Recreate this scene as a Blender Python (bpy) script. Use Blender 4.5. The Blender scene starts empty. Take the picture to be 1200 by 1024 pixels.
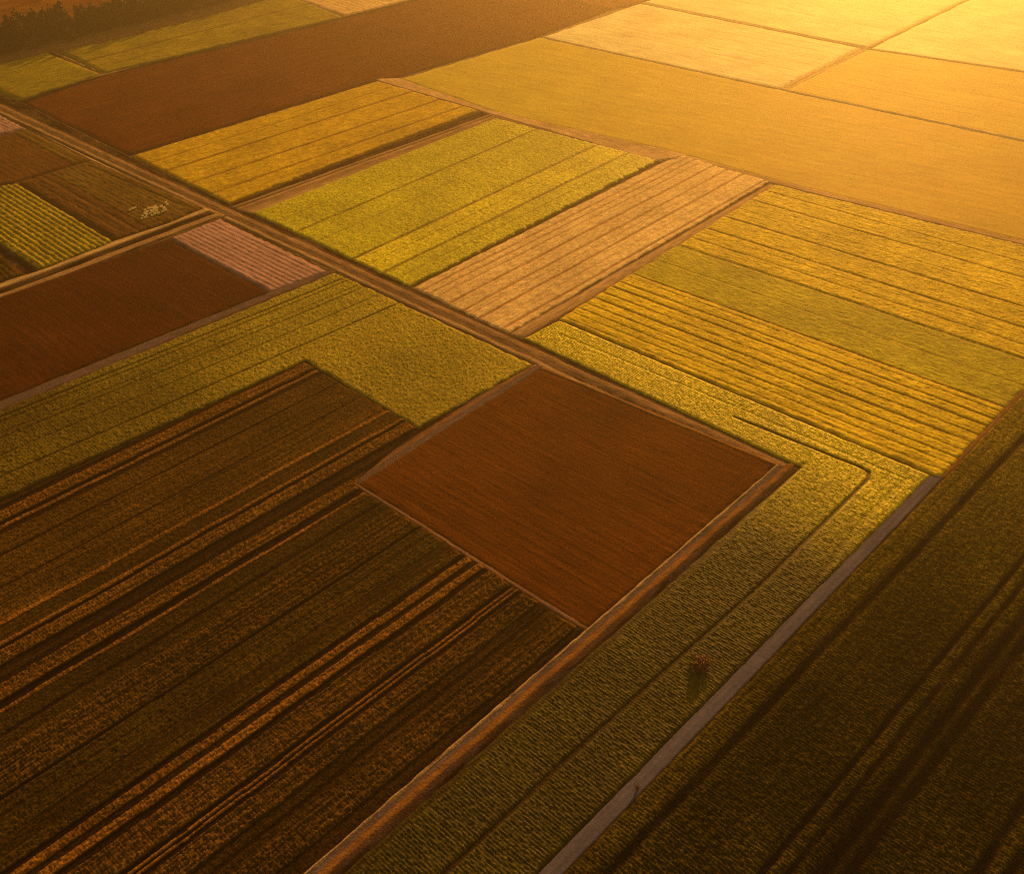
import bpy, bmesh, math, random
import numpy as np

sc = bpy.context.scene
COL = sc.collection
random.seed(7)
rng = np.random.default_rng(11)

# ------------------------------------------------------------------ camera
# all measures are metres; the camera hovers 100 m over flat farmland
F, CX, CY, H = 1231.0, 600.0, 512.0, 100.0
def cdir(px, py):
    v = np.array([px - CX, CY - py, F], float)
    return v / np.linalg.norm(v)
Yc = cdir(2046.4, -406.1)                       # field edges running up-right
Xc = -cdir(-970.1, -310.9)                      # field edges running down-right
Xc = Xc - Yc * Xc.dot(Yc); Xc /= np.linalg.norm(Xc)
Zc = np.cross(Yc, Xc)                           # (right, up, forward) is left handed
if Zc[1] < 0: Zc = -Zc
W = np.array([Xc, Yc, Zc])                      # rows: world axes in camera terms
def P(px, py):
    d = W @ np.array([px - CX, CY - py, F], float)
    t = -H / d[2]
    return np.array([d[0] * t, d[1] * t])

cam = bpy.data.cameras.new('camera')
camo = bpy.data.objects.new('camera', cam); COL.objects.link(camo); sc.camera = camo
cam.sensor_fit = 'HORIZONTAL'; cam.sensor_width = 36.0; cam.lens = 36.0 * F / 1200.0
cam.clip_start = 1.0; cam.clip_end = 40000.0
from mathutils import Matrix
right, up, back = W[:, 0], W[:, 1], -W[:, 2]
camo.matrix_world = Matrix([[right[i], up[i], back[i], (0, 0, H)[i]] for i in range(3)] + [[0, 0, 0, 1]])

# ------------------------------------------------------------------ light
SUN_EL = 10.5
hd = W @ np.array([1120 - CX, CY + 372, F], float)
SUN_AZ = math.atan2(hd[0], hd[1])               # clockwise from +Y
se, ce = math.sin(math.radians(SUN_EL)), math.cos(math.radians(SUN_EL))
sdir = (math.sin(SUN_AZ) * ce, math.cos(SUN_AZ) * ce, se)
w = bpy.data.worlds.new('World'); sc.world = w; w.use_nodes = True
nt = w.node_tree
sky = nt.nodes.new('ShaderNodeTexSky'); sky.sky_type = 'NISHITA'; sky.sun_disc = False
sky.sun_elevation = math.radians(SUN_EL); sky.sun_rotation = SUN_AZ
sky.dust_density = 6.0; sky.air_density = 5.0; sky.ozone_density = 0.0
nt.links.new(sky.outputs[0], nt.nodes['Background'].inputs[0])
nt.nodes['Background'].inputs[1].default_value = 0.05
sl = bpy.data.lights.new('sun', 'SUN'); sl.energy = 5.0; sl.angle = math.radians(0.5); sl.color = (1.0, 0.465, 0.08)
so = bpy.data.objects.new('sun', sl); COL.objects.link(so)
from mathutils import Vector
so.rotation_euler = Vector(sdir).to_track_quat('Z', 'Y').to_euler(); so.location = (0, 0, 300)
sc.view_settings.view_transform = 'Standard'; sc.view_settings.look = 'None'
sc.view_settings.gamma = 1.0; sc.view_settings.exposure = 1.72
try:
    sc.cycles.max_bounces = 4; sc.cycles.volume_bounces = 0; sc.cycles.diffuse_bounces = 2
    sc.cycles.filter_width = 1.15; sc.cycles.use_denoising = False; sc.cycles.sample_clamp_indirect = 0.3
except Exception: pass

# ------------------------------------------------------------------ helpers
def tag(o, label=None, cat=None, group=None, kind=None):
    for k, v in (('label', label), ('category', cat), ('group', group), ('kind', kind)):
        if v: o[k] = v
    return o
def h2(i, j, s):
    i = i.astype(np.int64); j = j.astype(np.int64)
    n = (i * 374761393 + j * 668265263 + s * 1442695041) & 0xFFFFFFFF
    n = ((n ^ (n >> 13)) * 1274126177) & 0xFFFFFFFF
    n = ((n ^ (n >> 16)) * 2246822519) & 0xFFFFFFFF
    n = n ^ (n >> 15)
    return (n & 0xFFFFFF) / float(0xFFFFFF)
def vn(x, y, s):                                 # value noise 0..1
    xi, yi = np.floor(x), np.floor(y); fx, fy = x - xi, y - yi
    fx = fx * fx * (3 - 2 * fx); fy = fy * fy * (3 - 2 * fy)
    a, b, c, d = h2(xi, yi, s), h2(xi + 1, yi, s), h2(xi, yi + 1, s), h2(xi + 1, yi + 1, s)
    return (a * (1 - fx) + b * fx) * (1 - fy) + (c * (1 - fx) + d * fx) * fy
def sstep(a, b, x):
    t = np.clip((x - a) / (b - a), 0, 1); return t * t * (3 - 2 * t)
def sdist(X, Y, poly):                           # signed distance, positive inside
    d = np.full(X.shape, 1e9); ins = np.zeros(X.shape, bool)
    n = len(poly)
    for k in range(n):
        ax, ay = poly[k]; bx, by = poly[(k + 1) % n]
        ex, ey = bx - ax, by - ay; L2 = ex * ex + ey * ey + 1e-12
        t = np.clip(((X - ax) * ex + (Y - ay) * ey) / L2, 0, 1)
        d = np.minimum(d, np.hypot(X - ax - t * ex, Y - ay - t * ey))
        c = (ay > Y) != (by > Y)
        if abs(ey) > 1e-12: ins ^= c & (X < ex * (Y - ay) / ey + ax)
    return np.where(ins, d, -d)

# ------------------------------------------------------------------ materials
def lin(h):                                      # '#rrggbb' -> linear
    r = []
    for k in (1, 3, 5):
        c = int(h[k:k + 2], 16) / 255.0
        r.append(c / 12.92 if c <= 0.04045 else ((c + 0.055) / 1.055) ** 2.4)
    return tuple(r) + (1.0,)
class NT:
    def __init__(s, name):
        s.m = bpy.data.materials.new(name); s.m.use_nodes = True; s.t = s.m.node_tree
        s.b = s.t.nodes['Principled BSDF']
    def n(s, typ, **kw):
        o = s.t.nodes.new(typ)
        for k, v in kw.items(): setattr(o, k, v)
        return o
    def l(s, a, b): s.t.links.new(a, b)
    def math(s, op, a, b=None):
        o = s.n('ShaderNodeMath', operation=op)
        for i, v in enumerate((a, b)):
            if v is None: continue
            if hasattr(v, 'is_linked'): s.l(v, o.inputs[i])
            else: o.inputs[i].default_value = v
        return o.outputs[0]
    def mix(s, f, a, b, mode='MIX'):
        o = s.n('ShaderNodeMix', data_type='RGBA', blend_type=mode)
        for i, v in ((0, f), (6, a), (7, b)):
            if hasattr(v, 'is_linked'): s.l(v, o.inputs[i])
            else: o.inputs[i].default_value = v
        return o.outputs[2]
    def noise(s, vec, scale, detail=3.0, rough=0.6):
        o = s.n('ShaderNodeTexNoise'); o.inputs['Scale'].default_value = scale
        o.inputs['Detail'].default_value = detail; o.inputs['Roughness'].default_value = rough
        if vec is not None: s.l(vec, o.inputs['Vector'])
        return o.outputs['Fac']
    def ramp(s, f, lo, hi, a=0.0, b=1.0):
        o = s.n('ShaderNodeMapRange'); s.l(f, o.inputs[0])
        for i, v in ((1, lo), (2, hi), (3, a), (4, b)): o.inputs[i].default_value = v
        return o.outputs[0]

def sat(c, k=1.3):
    l = .35 * c[0] + .55 * c[1] + .1 * c[2]
    q = [max(.003, l + (x - l) * k) for x in c[:3]]
    return (q[0], q[1], q[2], 1.0)
def crop_mat(name, soil, ca, cb, streak=6.0, fine=5.0, var=0.5, blotch=0.25, bump=0.25, rough=0.7, spec=0.012, sheen=0.0, satur=1.0):
    """soil between plants, two crop colours chosen by 'tint', per-plant and per-patch variation along the row frame"""
    T = NT(name)
    if satur: soil, ca, cb = (sat(q, satur) for q in (soil, ca, cb))
    at = lambda nme: T.n('ShaderNodeAttribute', attribute_name=nme)
    cov, tint, ruv = at('cover').outputs['Fac'], at('tint').outputs['Fac'], at('rowuv').outputs['Vector']
    mp = T.n('ShaderNodeMapping'); T.l(ruv, mp.inputs['Vector']); mp.inputs['Scale'].default_value = (1.0, 1.0 / streak, 1.0)
    n1 = T.noise(mp.outputs[0], fine, 3.0)
    n2 = T.noise(ruv, fine * 1.7, 2.0)
    n3 = T.noise(ruv, 0.06, 4.0)
    crop = T.mix(tint, ca, cb)
    base = T.mix(cov, soil, crop)
    f = T.math('MULTIPLY', T.ramp(n1, 0.28, 0.72, 1 - var, 1 + var), T.ramp(n2, 0.28, 0.72, 1 - var * 0.7, 1 + var * 0.7))
    f = T.math('MULTIPLY', f, T.ramp(n3, 0.3, 0.7, 1 - blotch, 1 + blotch))
    cmb = T.n('ShaderNodeCombineXYZ')
    for i in range(3): T.l(f, cmb.inputs[i])
    col = T.mix(1.0, base, cmb.outputs[0], 'MULTIPLY')
    T.l(col, T.b.inputs['Base Color'])
    T.b.inputs['Roughness'].default_value = rough
    T.b.inputs['Specular IOR Level'].default_value = spec
    T.b.inputs['Specular Tint'].default_value = (1.0, 0.9, 0.7, 1)
    if sheen:
        T.b.inputs['Sheen Weight'].default_value = sheen; T.b.inputs['Sheen Roughness'].default_value = 0.5
    bp = T.n('ShaderNodeBump'); bp.inputs['Strength'].default_value = bump; bp.inputs['Distance'].default_value = 0.3
    T.l(T.math('ADD', n1, n2), bp.inputs['Height']); T.l(bp.outputs[0], T.b.inputs['Normal'])
    return T.m

# ------------------------------------------------------------------ field sheets with relief
NV = [0]
class Frame:
    """ground frame of a field: u across the lines drawn in it, v along them"""
    def __init__(s, p0, p1):
        s.o = P(*p0); d = P(*p1) - s.o; s.t = d / np.linalg.norm(d); s.nn = np.array([s.t[1], -s.t[0]])
    def U(s, px, py): return float((P(px, py) - s.o) @ s.nn)
def sheet(name, label, cat, kind, poly, fr, res, hf, mat, edge=0.5, z0=0.02, rag=0.25, group=None, seed=1):
    wp = np.array([P(*p) for p in poly])
    uu, vv = (wp - fr.o) @ fr.nn, (wp - fr.o) @ fr.t
    u = np.arange(uu.min() - 1, uu.max() + 1 + res[0], res[0]); v = np.arange(vv.min() - 1, vv.max() + 1 + res[1], res[1])
    Ug, Vg = np.meshgrid(u, v, indexing='ij')
    X = fr.o[0] + Ug * fr.nn[0] + Vg * fr.t[0]; Y = fr.o[1] + Ug * fr.nn[1] + Vg * fr.t[1]
    sd = sdist(X, Y, wp)
    ok = sd > -max(res[0], res[1]) * 1.2 - 0.3
    fm = ok[:-1, :-1] | ok[1:, :-1] | ok[:-1, 1:] | ok[1:, 1:]
    vm = np.zeros(ok.shape, bool)
    vm[:-1, :-1] |= fm; vm[1:, :-1] |= fm; vm[:-1, 1:] |= fm; vm[1:, 1:] |= fm
    idx = np.full(ok.shape, -1, np.int64); n = int(vm.sum()); idx[vm] = np.arange(n)
    xs, ys, us, vs, sd = X[vm], Y[vm], Ug[vm], Vg[vm], sd[vm]
    sdr = sd + rag * (vn(xs / 1.3, ys / 1.3, seed) - 0.5) * 2
    h, cov, tint = hf(us, vs, xs, ys, sdr)
    e = sstep(-0.05, edge, sdr)
    z = z0 + h * e - 0.45 * sstep(0.0, -0.5, sdr)
    cov = np.clip(cov * sstep(-0.1, edge * 0.7, sdr), 0, 1); tint = np.clip(tint, 0, 1)
    f = np.stack([idx[:-1, :-1][fm], idx[:-1, 1:][fm], idx[1:, 1:][fm], idx[1:, :-1][fm]], 1)
    # keep the faces upward
    a, b, c = f[0, 0], f[0, 1], f[0, 2]
    if (xs[b] - xs[a]) * (ys[c] - ys[a]) - (ys[b] - ys[a]) * (xs[c] - xs[a]) < 0: f = f[:, ::-1]
    me = bpy.data.meshes.new(name)
    me.vertices.add(n); me.vertices.foreach_set('co', np.stack([xs, ys, z], 1).astype(np.float32).ravel())
    nf = len(f)
    me.loops.add(nf * 4); me.loops.foreach_set('vertex_index', f.astype(np.int32).ravel())
    me.polygons.add(nf); me.polygons.foreach_set('loop_start', np.arange(0, nf * 4, 4, dtype=np.int32))
    me.update(calc_edges=True)
    for nme, arr in (('cover', cov), ('tint', tint)):
        at = me.attributes.new(nme, 'FLOAT', 'POINT'); at.data.foreach_set('value', arr.astype(np.float32))
    at = me.attributes.new('rowuv', 'FLOAT_VECTOR', 'POINT')
    at.data.foreach_set('vector', np.stack([us, vs, np.zeros(n)], 1).astype(np.float32).ravel())
    me.materials.append(mat)
    o = bpy.data.objects.new(name, me); COL.objects.link(o)
    NV[0] += n
    return tag(o, label, cat, group, kind)

def relief(fr, height, rowsp, across=False, plant=0.9, ridge=0.35, lump=0.45, lines=(), bands=None, tint0=0.0, cover0=1.0,
           wob=0.08, seed=1, patch=0.2, grain=0.16, gd=0.75, streak=0.0, head=None, ptint=0.15):
    """lines: (px, py, half width m, depth 0..1) grooves parallel to the frame; bands: list of ((px,py) lower limit, tint, height factor, cover, tex)"""
    L = [(fr.U(a, b), wd, dp) for a, b, wd, dp in lines]
    B = None
    if bands:
        bl = [(fr.U(*b[0]),) + tuple(b[1:]) for b in bands]
        if bl[0][0] > bl[-1][0]: sgn = -1
        else: sgn = 1
        B = (sgn, np.array([sgn * b[0] for b in bl]), np.array([b[1:5] for b in bl], float))
    def hf(u, v, X, Y, sd):
        uw = u + wob * (vn(v / 9.0, u / 40.0, seed + 3) - 0.5) * 2 + wob * 0.5 * (vn(v / 2.3, u / 15.0, seed + 4) - 0.5) * 2
        a, b = (v, u) if across else (u, v)
        aw = a + 0.05 * (vn(b / 5.0, a / 3.0, seed + 5) - 0.5) * 2
        rid = 0.5 + 0.5 * np.cos(2 * np.pi * aw / rowsp)
        row = np.floor(aw / rowsp + 0.5)
        pl = vn(aw / (rowsp * 0.75), b / plant + h2(row, row * 0, seed) * 7, seed + 6)
        big = vn(X / 7.0, Y / 7.0, seed + 7)
        k2 = 0.55
        hh = (1 - ridge - lump * k2) + ridge * rid + lump * k2 * pl * 1.3
        cov = cover0 * np.clip(0.55 + 0.30 * rid + 0.45 * (pl - 0.25), 0, 1)
        sk = 0.0
        if streak:
            sk = vn(u / 0.24, v / 6.0, seed + 9) + 0.6 * vn(u / 0.6, v / 14.0, seed + 10) - 0.8
            hh = hh + streak * sk; cov = cov * (1 + streak * sk)
        tint = np.full(u.shape, float(tint0)) + patch * (big - 0.5) * 2 + ptint * (pl - 0.5) + 0.5 * streak * sk
        hgt = np.full(u.shape, float(height)) * (0.9 + 0.2 * big)
        if B is not None:
            k = np.clip(np.searchsorted(B[1], B[0] * uw) - 1, 0, len(B[1]) - 1)
            val = B[2][k]
            tint = tint + val[:, 0]; hgt = hgt * val[:, 1]; cov = cov * val[:, 2]
            hh = 0.6 + (hh - 0.6) * val[:, 3]
        gr = rng.random(u.shape) - 0.5
        h = hgt * (hh + grain * gr * 2); cov = cov * (1 + 0.5 * gr)
        for u0, wd, dp in L:
            g = np.exp(-np.clip(((uw - u0) / wd) ** 4, 0, 50)) * (0.75 + 0.5 * vn(v / 4.0, u * 0 + u0, seed + 8))
            g = np.clip(g, 0, 1) * dp
            h = h * (1 - gd * g); cov = cov * (1 - g)
        if head:
            g = np.exp(-np.clip(((sd - head[0]) / head[1]) ** 4, 0, 50)) * head[2]
            h = h * (1 - gd * g); cov = cov * (1 - g); tint = tint + 0.15 * (sd < head[0])
        return h, cov, tint
    return hf

def profile(stops, seed=1, wob=0.12, rough=0.06):
    """track cross-section: stops of (u, height, cover, tint)"""
    s = np.array(sorted(stops), float)
    def hf(u, v, X, Y, sd):
        uw = u + wob * (vn(v / 8.0, u / 30.0, seed) - 0.5) * 2 + wob * 0.6 * (vn(v / 1.8, u / 6.0, seed + 1) - 0.5) * 2
        h = np.interp(uw, s[:, 0], s[:, 1]) + rough * (vn(u / 0.35, v / 0.7, seed + 2) - 0.5)
        c = np.interp(uw, s[:, 0], s[:, 2]) + 0.35 * (vn(u / 0.8, v / 2.0, seed + 3) - 0.5)
        t = np.interp(uw, s[:, 0], s[:, 3]) + 0.2 * (vn(u / 1.5, v / 6.0, seed + 4) - 0.5)
        return h, c, t
    return hf

def C(r, g, b): return (r, g, b, 1.0)
SOIL = C(.085, .040, .012)
# ------------------------------------------------------------------ ground
def make_ground():
    me = bpy.data.meshes.new('ground'); s = 7000.0
    bm = bmesh.new(); N = 28
    bmesh.ops.create_grid(bm, x_segments=N, y_segments=N, size=s); bm.to_mesh(me); bm.free()
    for v in me.vertices: v.co.z = -0.30
    T = NT('farmland_soil')
    tc = T.n('ShaderNodeTexCoord').outputs['Object']
    br = T.n('ShaderNodeTexBrick'); T.l(tc, br.inputs['Vector'])
    br.inputs['Scale'].default_value = 1.0; br.inputs['Brick Width'].default_value = 210; br.inputs['Row Height'].default_value = 120
    br.inputs['Mortar Size'].default_value = 3.0; br.inputs['Mortar Smooth'].default_value = 0.3
    br.inputs['Color1'].default_value = C(.20, .115, .025); br.inputs['Color2'].default_value = C(.13, .06, .02); br.inputs['Mortar'].default_value = C(.16, .09, .045)
    n = T.noise(tc, 0.4, 4.0); n2 = T.noise(tc, 0.012, 3.0)
    col = T.mix(T.ramp(n2, .35, .65), br.outputs['Color'], C(.17, .13, .025))
    ln = T.n('ShaderNodeVectorMath', operation='LENGTH'); T.l(tc, ln.inputs[0])
    near = T.ramp(ln.outputs['Value'], 620, 700)
    col = T.mix(near, C(.075, .036, .014), col)
    f = T.ramp(n, .3, .7, .65, 1.35); cb = T.n('ShaderNodeCombineXYZ')
    for i in range(3): T.l(f, cb.inputs[i])
    T.l(T.mix(1.0, col, cb.outputs[0], 'MULTIPLY'), T.b.inputs['Base Color']); T.b.inputs['Roughness'].default_value = .95
    T.b.inputs['Specular IOR Level'].default_value = .1
    me.materials.append(T.m)
    o = bpy.data.objects.new('ground', me); COL.objects.link(o)
    tag(o, 'bare brown earth showing between all the fields and tracks', 'ground', None, 'structure')
make_ground()

# ------------------------------------------------------------------ haze
def make_haze():
    bm = bmesh.new(); bmesh.ops.create_cube(bm, size=1.0)
    for v in bm.verts:
        v.co.x *= 15000; v.co.y *= 15000; v.co.z = -1.2 if v.co.z < 0 else 112.0
    me = bpy.data.meshes.new('haze'); bm.to_mesh(me); bm.free()
    m = bpy.data.materials.new('haze_air'); m.use_nodes = True; t = m.node_tree
    for nd in list(t.nodes):
        if nd.type == 'BSDF_PRINCIPLED': t.nodes.remove(nd)
    pv = t.nodes.new('ShaderNodeVolumePrincipled'); out = [nd for nd in t.nodes if nd.type == 'OUTPUT_MATERIAL'][0]
    pv.inputs['Color'].default_value = C(1.0, .90, .75); pv.inputs['Density'].default_value = HAZE_D; pv.inputs['Anisotropy'].default_value = HAZE_G
    t.links.new(pv.outputs[0], out.inputs['Volume']); me.materials.append(m)
    o = bpy.data.objects.new('haze', me); COL.objects.link(o)
    tag(o, 'thin golden evening haze lying over the whole plain', 'haze', None, 'stuff')
HAZE_D, HAZE_G = 0.00072, 0.92
make_haze()

# ------------------------------------------------------------------ crop materials
M = {}
M['stubble'] = crop_mat('stubble_rows', C(0.013, 0.006, 0.0045), C(0.044, 0.03, 0.005), C(0.21, 0.098, 0.017), streak=1.5, fine=2.2, var=.45, spec=.0, rough=.8)
M['olive'] = crop_mat('olive_crop', C(0.04, 0.024, 0.005), C(0.09, 0.066, 0.01), C(0.36, 0.31, 0.03), streak=2.0, fine=2.0, var=.4)
M['dkgreen'] = crop_mat('dark_green_crop', C(0.018, 0.011, 0.003), C(0.042, 0.036, 0.007), C(0.55, 0.48, 0.018), streak=3.0, fine=2.0, var=.45, spec=.03, rough=.6)  # last tone is the same crop, painted as lit
M['dark'] = crop_mat('dusky_crop', C(0.005, 0.0025, 0.001), C(0.025, 0.0185, 0.0035), C(0.23, 0.175, 0.015), streak=3.0, fine=2.0, var=.5, spec=.0, rough=.8)  # last tone is the same crop painted brighter, as if better lit
M['earth'] = crop_mat('ploughed_earth', C(0.072, 0.025, 0.003), C(0.094, 0.032, 0.004), C(0.15, 0.055, 0.007), streak=10.0, fine=1.2, var=.2, blotch=.2, bump=.2, spec=.0, rough=.8)
M['earth2'] = crop_mat('ploughed_dark_earth', C(.042, .013, .002), C(.056, .0165, .003), C(.10, .035, .005), streak=10.0, fine=1.2, var=.18, blotch=.22, bump=.15, spec=.0, rough=.8)
M['yellow'] = crop_mat('yellow_crop', C(.20, .085, .014), C(.42, .28, .022), C(.52, .36, .030), streak=4.0, fine=1.3, var=.35)
M['lime'] = crop_mat('lime_crop', C(0.16, 0.12, 0.008), C(0.4, 0.42, 0.012), C(0.6, 0.57, 0.015), streak=2.0, fine=1.4, var=.4, spec=.03, rough=.6)
M['amber'] = crop_mat('amber_crop', C(0.2, 0.1, 0.01), C(0.47, 0.35, 0.015), C(0.53, 0.4, 0.02), streak=5.0, fine=1.2, var=.25)
M['pink'] = crop_mat('pale_stubble', C(0.3, 0.16, 0.08), C(0.62, 0.47, 0.27), C(0.7, 0.56, 0.34), streak=3.0, fine=1.4, var=.3)
M['brown'] = crop_mat('brown_fallow', C(0.07, 0.018, 0.004), C(0.08, 0.021, 0.005), C(0.20, 0.085, 0.022), streak=12.0, fine=.6, var=.18, blotch=.2, bump=.1, spec=.0, rough=.8)
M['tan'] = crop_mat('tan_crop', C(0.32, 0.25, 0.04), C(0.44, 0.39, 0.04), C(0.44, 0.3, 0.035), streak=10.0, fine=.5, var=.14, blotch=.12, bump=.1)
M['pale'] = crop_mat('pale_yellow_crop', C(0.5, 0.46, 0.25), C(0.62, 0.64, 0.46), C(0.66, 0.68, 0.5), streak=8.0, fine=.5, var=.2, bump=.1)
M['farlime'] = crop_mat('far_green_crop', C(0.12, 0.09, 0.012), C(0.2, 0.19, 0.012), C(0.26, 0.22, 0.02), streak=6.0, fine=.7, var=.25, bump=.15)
M['mauve'] = crop_mat('mauve_stubble', C(0.16, 0.08, 0.085), C(0.33, 0.2, 0.25), C(0.37, 0.23, 0.28), streak=6.0, fine=1.5, var=.25, satur=0)
M['drab'] = crop_mat('drab_olive_crop', C(0.07, 0.035, 0.01), C(0.105, 0.072, 0.013), C(0.1, 0.038, 0.011), streak=4.0, fine=1.0, var=.25)
M['verge'] = crop_mat('verge_grass', C(.10, .05, .03), C(.17, .10, .05), C(.10, .07, .02), streak=3.0, fine=1.2, var=.35, spec=.0, rough=.8)
# tracks: soil = bare path, tint 0 = dry pale grass, tint 1 = dark weedy bank or painted shadow
M['track'] = crop_mat('track_earth', C(0.19, 0.11, 0.072), C(0.55, 0.39, 0.24), C(0.014, 0.005, 0.002), streak=6.0, fine=1.6, var=.3, spec=.0, rough=.8)
M['drygrass'] = crop_mat('pale_dry_grass', C(.40, .30, .15), C(.66, .56, .34), C(.34, .24, .10), streak=6.0, fine=1.2, var=.3, spec=.0, rough=.8)
M['path'] = crop_mat('path_earth', C(0.095, 0.072, 0.10), C(0.21, 0.098, 0.03), C(0.016, 0.007, 0.003), streak=5.0, fine=1.8, var=.25, satur=0, spec=.0, rough=.8)
M['road'] = crop_mat('road_surface', C(0.09, 0.085, 0.17), C(0.11, 0.1, 0.19), C(0.014, 0.007, 0.003), streak=14.0, fine=1.0, var=.18, blotch=.2, bump=.08, satur=0, spec=.0, rough=.8)

# ------------------------------------------------------------------ the fields
A1 = ((640, 1024), (1105, 562))
def crop_light_fade(fr, hf, at, lo, hi, amt):  # tint rises along v: painted light falloff; real crop colour on the tan field
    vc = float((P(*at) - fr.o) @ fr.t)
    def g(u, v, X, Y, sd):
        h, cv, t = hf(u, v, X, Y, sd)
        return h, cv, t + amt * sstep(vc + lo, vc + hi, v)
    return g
def groove(hf, lines):
    L = [([P(*q) for q in pts], w_, d_) for pts, w_, d_ in lines]
    def g(u, v, X, Y, sd):
        h, cv, t = hf(u, v, X, Y, sd)
        wx = 0.12 * (vn(X / 5.0, Y / 5.0, 77) - 0.5)
        for pts, w_, d_ in L:
            d = np.full(X.shape, 1e9)
            for a, b_ in zip(pts, pts[1:]):
                e = b_ - a; q = np.clip(((X - a[0]) * e[0] + (Y - a[1]) * e[1]) / (e @ e), 0, 1)
                d = np.minimum(d, np.hypot(X - a[0] - q * e[0], Y - a[1] - q * e[1]))
            k = np.exp(-np.clip(((d + wx) / w_) ** 4, 0, 50)) * d_
            h = h * (1 - .8 * k); cv = cv * (1 - k)
        return h, cv, t
    return g
# lower left: banded stubble; nearer bands toned down, light falloff painted in
fr = Frame((0, 600), (360, 425))
b = lambda x, y, t, hgt, cov, tex: ((x, y), t, hgt, cov, tex)
bands = [b(0, 560, .2, .8, .5, 1), b(0, 594, .3, .2, .1, 1), b(0, 600, .75, 1, 1, 1.5), b(0, 613, 0, .15, .1, 1), b(0, 618, .9, 1.1, 1, .6), b(0, 622, .1, .25, .2, 1),
         b(0, 628, .22, .8, .95, .9), b(0, 730, .9, 1, 1, .6), b(0, 735, .05, .6, .7, .8), b(0, 754, 1.0, 1.1, 1, .6), b(0, 759, 0, .1, .05, 1), b(0, 764, .6, 1, 1, 1.5),
         b(0, 781, 0, .2, .2, .6), b(0, 790, .2, .3, .3, .6), b(0, 795, 0, .15, .1, .6), b(0, 803, .6, 1, 1, 1.5), b(0, 823, 0, .1, .05, 1), b(0, 833, .9, 1.1, 1, .6), b(0, 838, .0, .7, .75, .8),
         b(0, 884, .26, 1, .85, 1.4), b(0, 936, 0, .2, .2, 1), b(0, 940, .02, .8, 1, .9), b(400, 717, .05, .5, .5, .8), b(400, 736, .04, .8, 1, .9), b(400, 748, 0, .1, .05, 1), b(400, 755, .75, 1, 1, 1.0),
         b(400, 766, 0, .3, .2, 1), b(400, 774, 1.1, 1.2, 1, .7), b(400, 786, 0, .2, .1, 1), b(400, 795, .36, 1, .9, 1.5), b(400, 832, 0, .2, .1, 1), b(400, 838, 1, .9, .9, .4), b(400, 842, 0, .2, .1, 1),
         b(400, 845, .9, .9, .9, .4), b(400, 849, 0, .15, .05, 1), b(400, 856, .30, 1, .9, 1.6), b(400, 886, .05, .5, .5, 1), b(400, 910, .15, .7, .6, 1), b(400, 925, .26, 1, .85, 1.6), b(400, 962, .1, .4, .3, 1), b(400, 1100, .1, .4, .3, 1)]
sheet('stubble_field', 'big dark stubble field of brown and orange stripes, beside the square ploughed field', 'field', 'stuff',
      [(-220, 692), (355, 424), (420, 461), (490, 502), (420, 562), (418, 570), (683, 738), (360, 1024), (200, 1166), (-7, 1350), (-220, 1350)], fr, (.14, .17),
      relief(fr, .30, .40, across=True, plant=.24, ridge=.26, lump=.5, bands=bands, seed=21, patch=.08, wob=.1, streak=.35,
             lines=[(0, 652, .25, .8), (0, 690, .2, .7), (0, 864, .35, .9), (400, 905, .3, .8), (0, 960, .15, .5), (0, 905, .15, .5), (0, 670, .12, .4), (0, 710, .12, .4)]), M['stubble'], seed=3)
# olive L
fr = Frame((0, 480), (395, 322))
sheet('olive_field', 'olive green L-shaped crop field between the dark stubble stripes and the mauve path', 'field', 'stuff',
      [(-220, 568), (0, 481), (392, 320), (625, 428), (490, 502), (420, 461), (358, 423), (0, 586), (-220, 690)], fr, (.18, .2),
      crop_light_fade(fr, relief(fr, .26, .5, ptint=.05, across=True, plant=.36, ridge=.3, lump=.5, seed=31, tint0=.0, patch=.15,
             lines=[(0, 490, .25, .9), (0, 496, .2, .7), (0, 515, .22, .7), (0, 535, .2, .6), (0, 560, .25, .8), (300, 385, .18, .5)]), (358, 424), -55, 25, .9), M['olive'], seed=4)  # lighter to the right: another plot, with light falloff painted into the tint
# the square
fr = Frame((415, 568), (688, 738))
sheet('ploughed_field', 'smooth dark brown square ploughed field in the middle', 'field', 'structure',
      [(634, 431), (912, 543), (688, 736), (420, 566)], fr, (.26, .5),
      relief(fr, .06, .85, plant=7, ridge=.3, lump=.6, seed=41, tint0=.0, patch=.15, cover0=.8, grain=.3, streak=.25, head=(2.3, .22, .8),
             lines=[(640, 705, .15, .8), (430, 552, .3, .8)] + [(int(440 + 200 * q), int(555 - 125 * q), .12 + .1 * (k % 3), .55) for k, q in enumerate((.1, .19, .3, .38, .5, .58, .7, .83, .92))]), M['earth'], edge=.8, seed=5)
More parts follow.
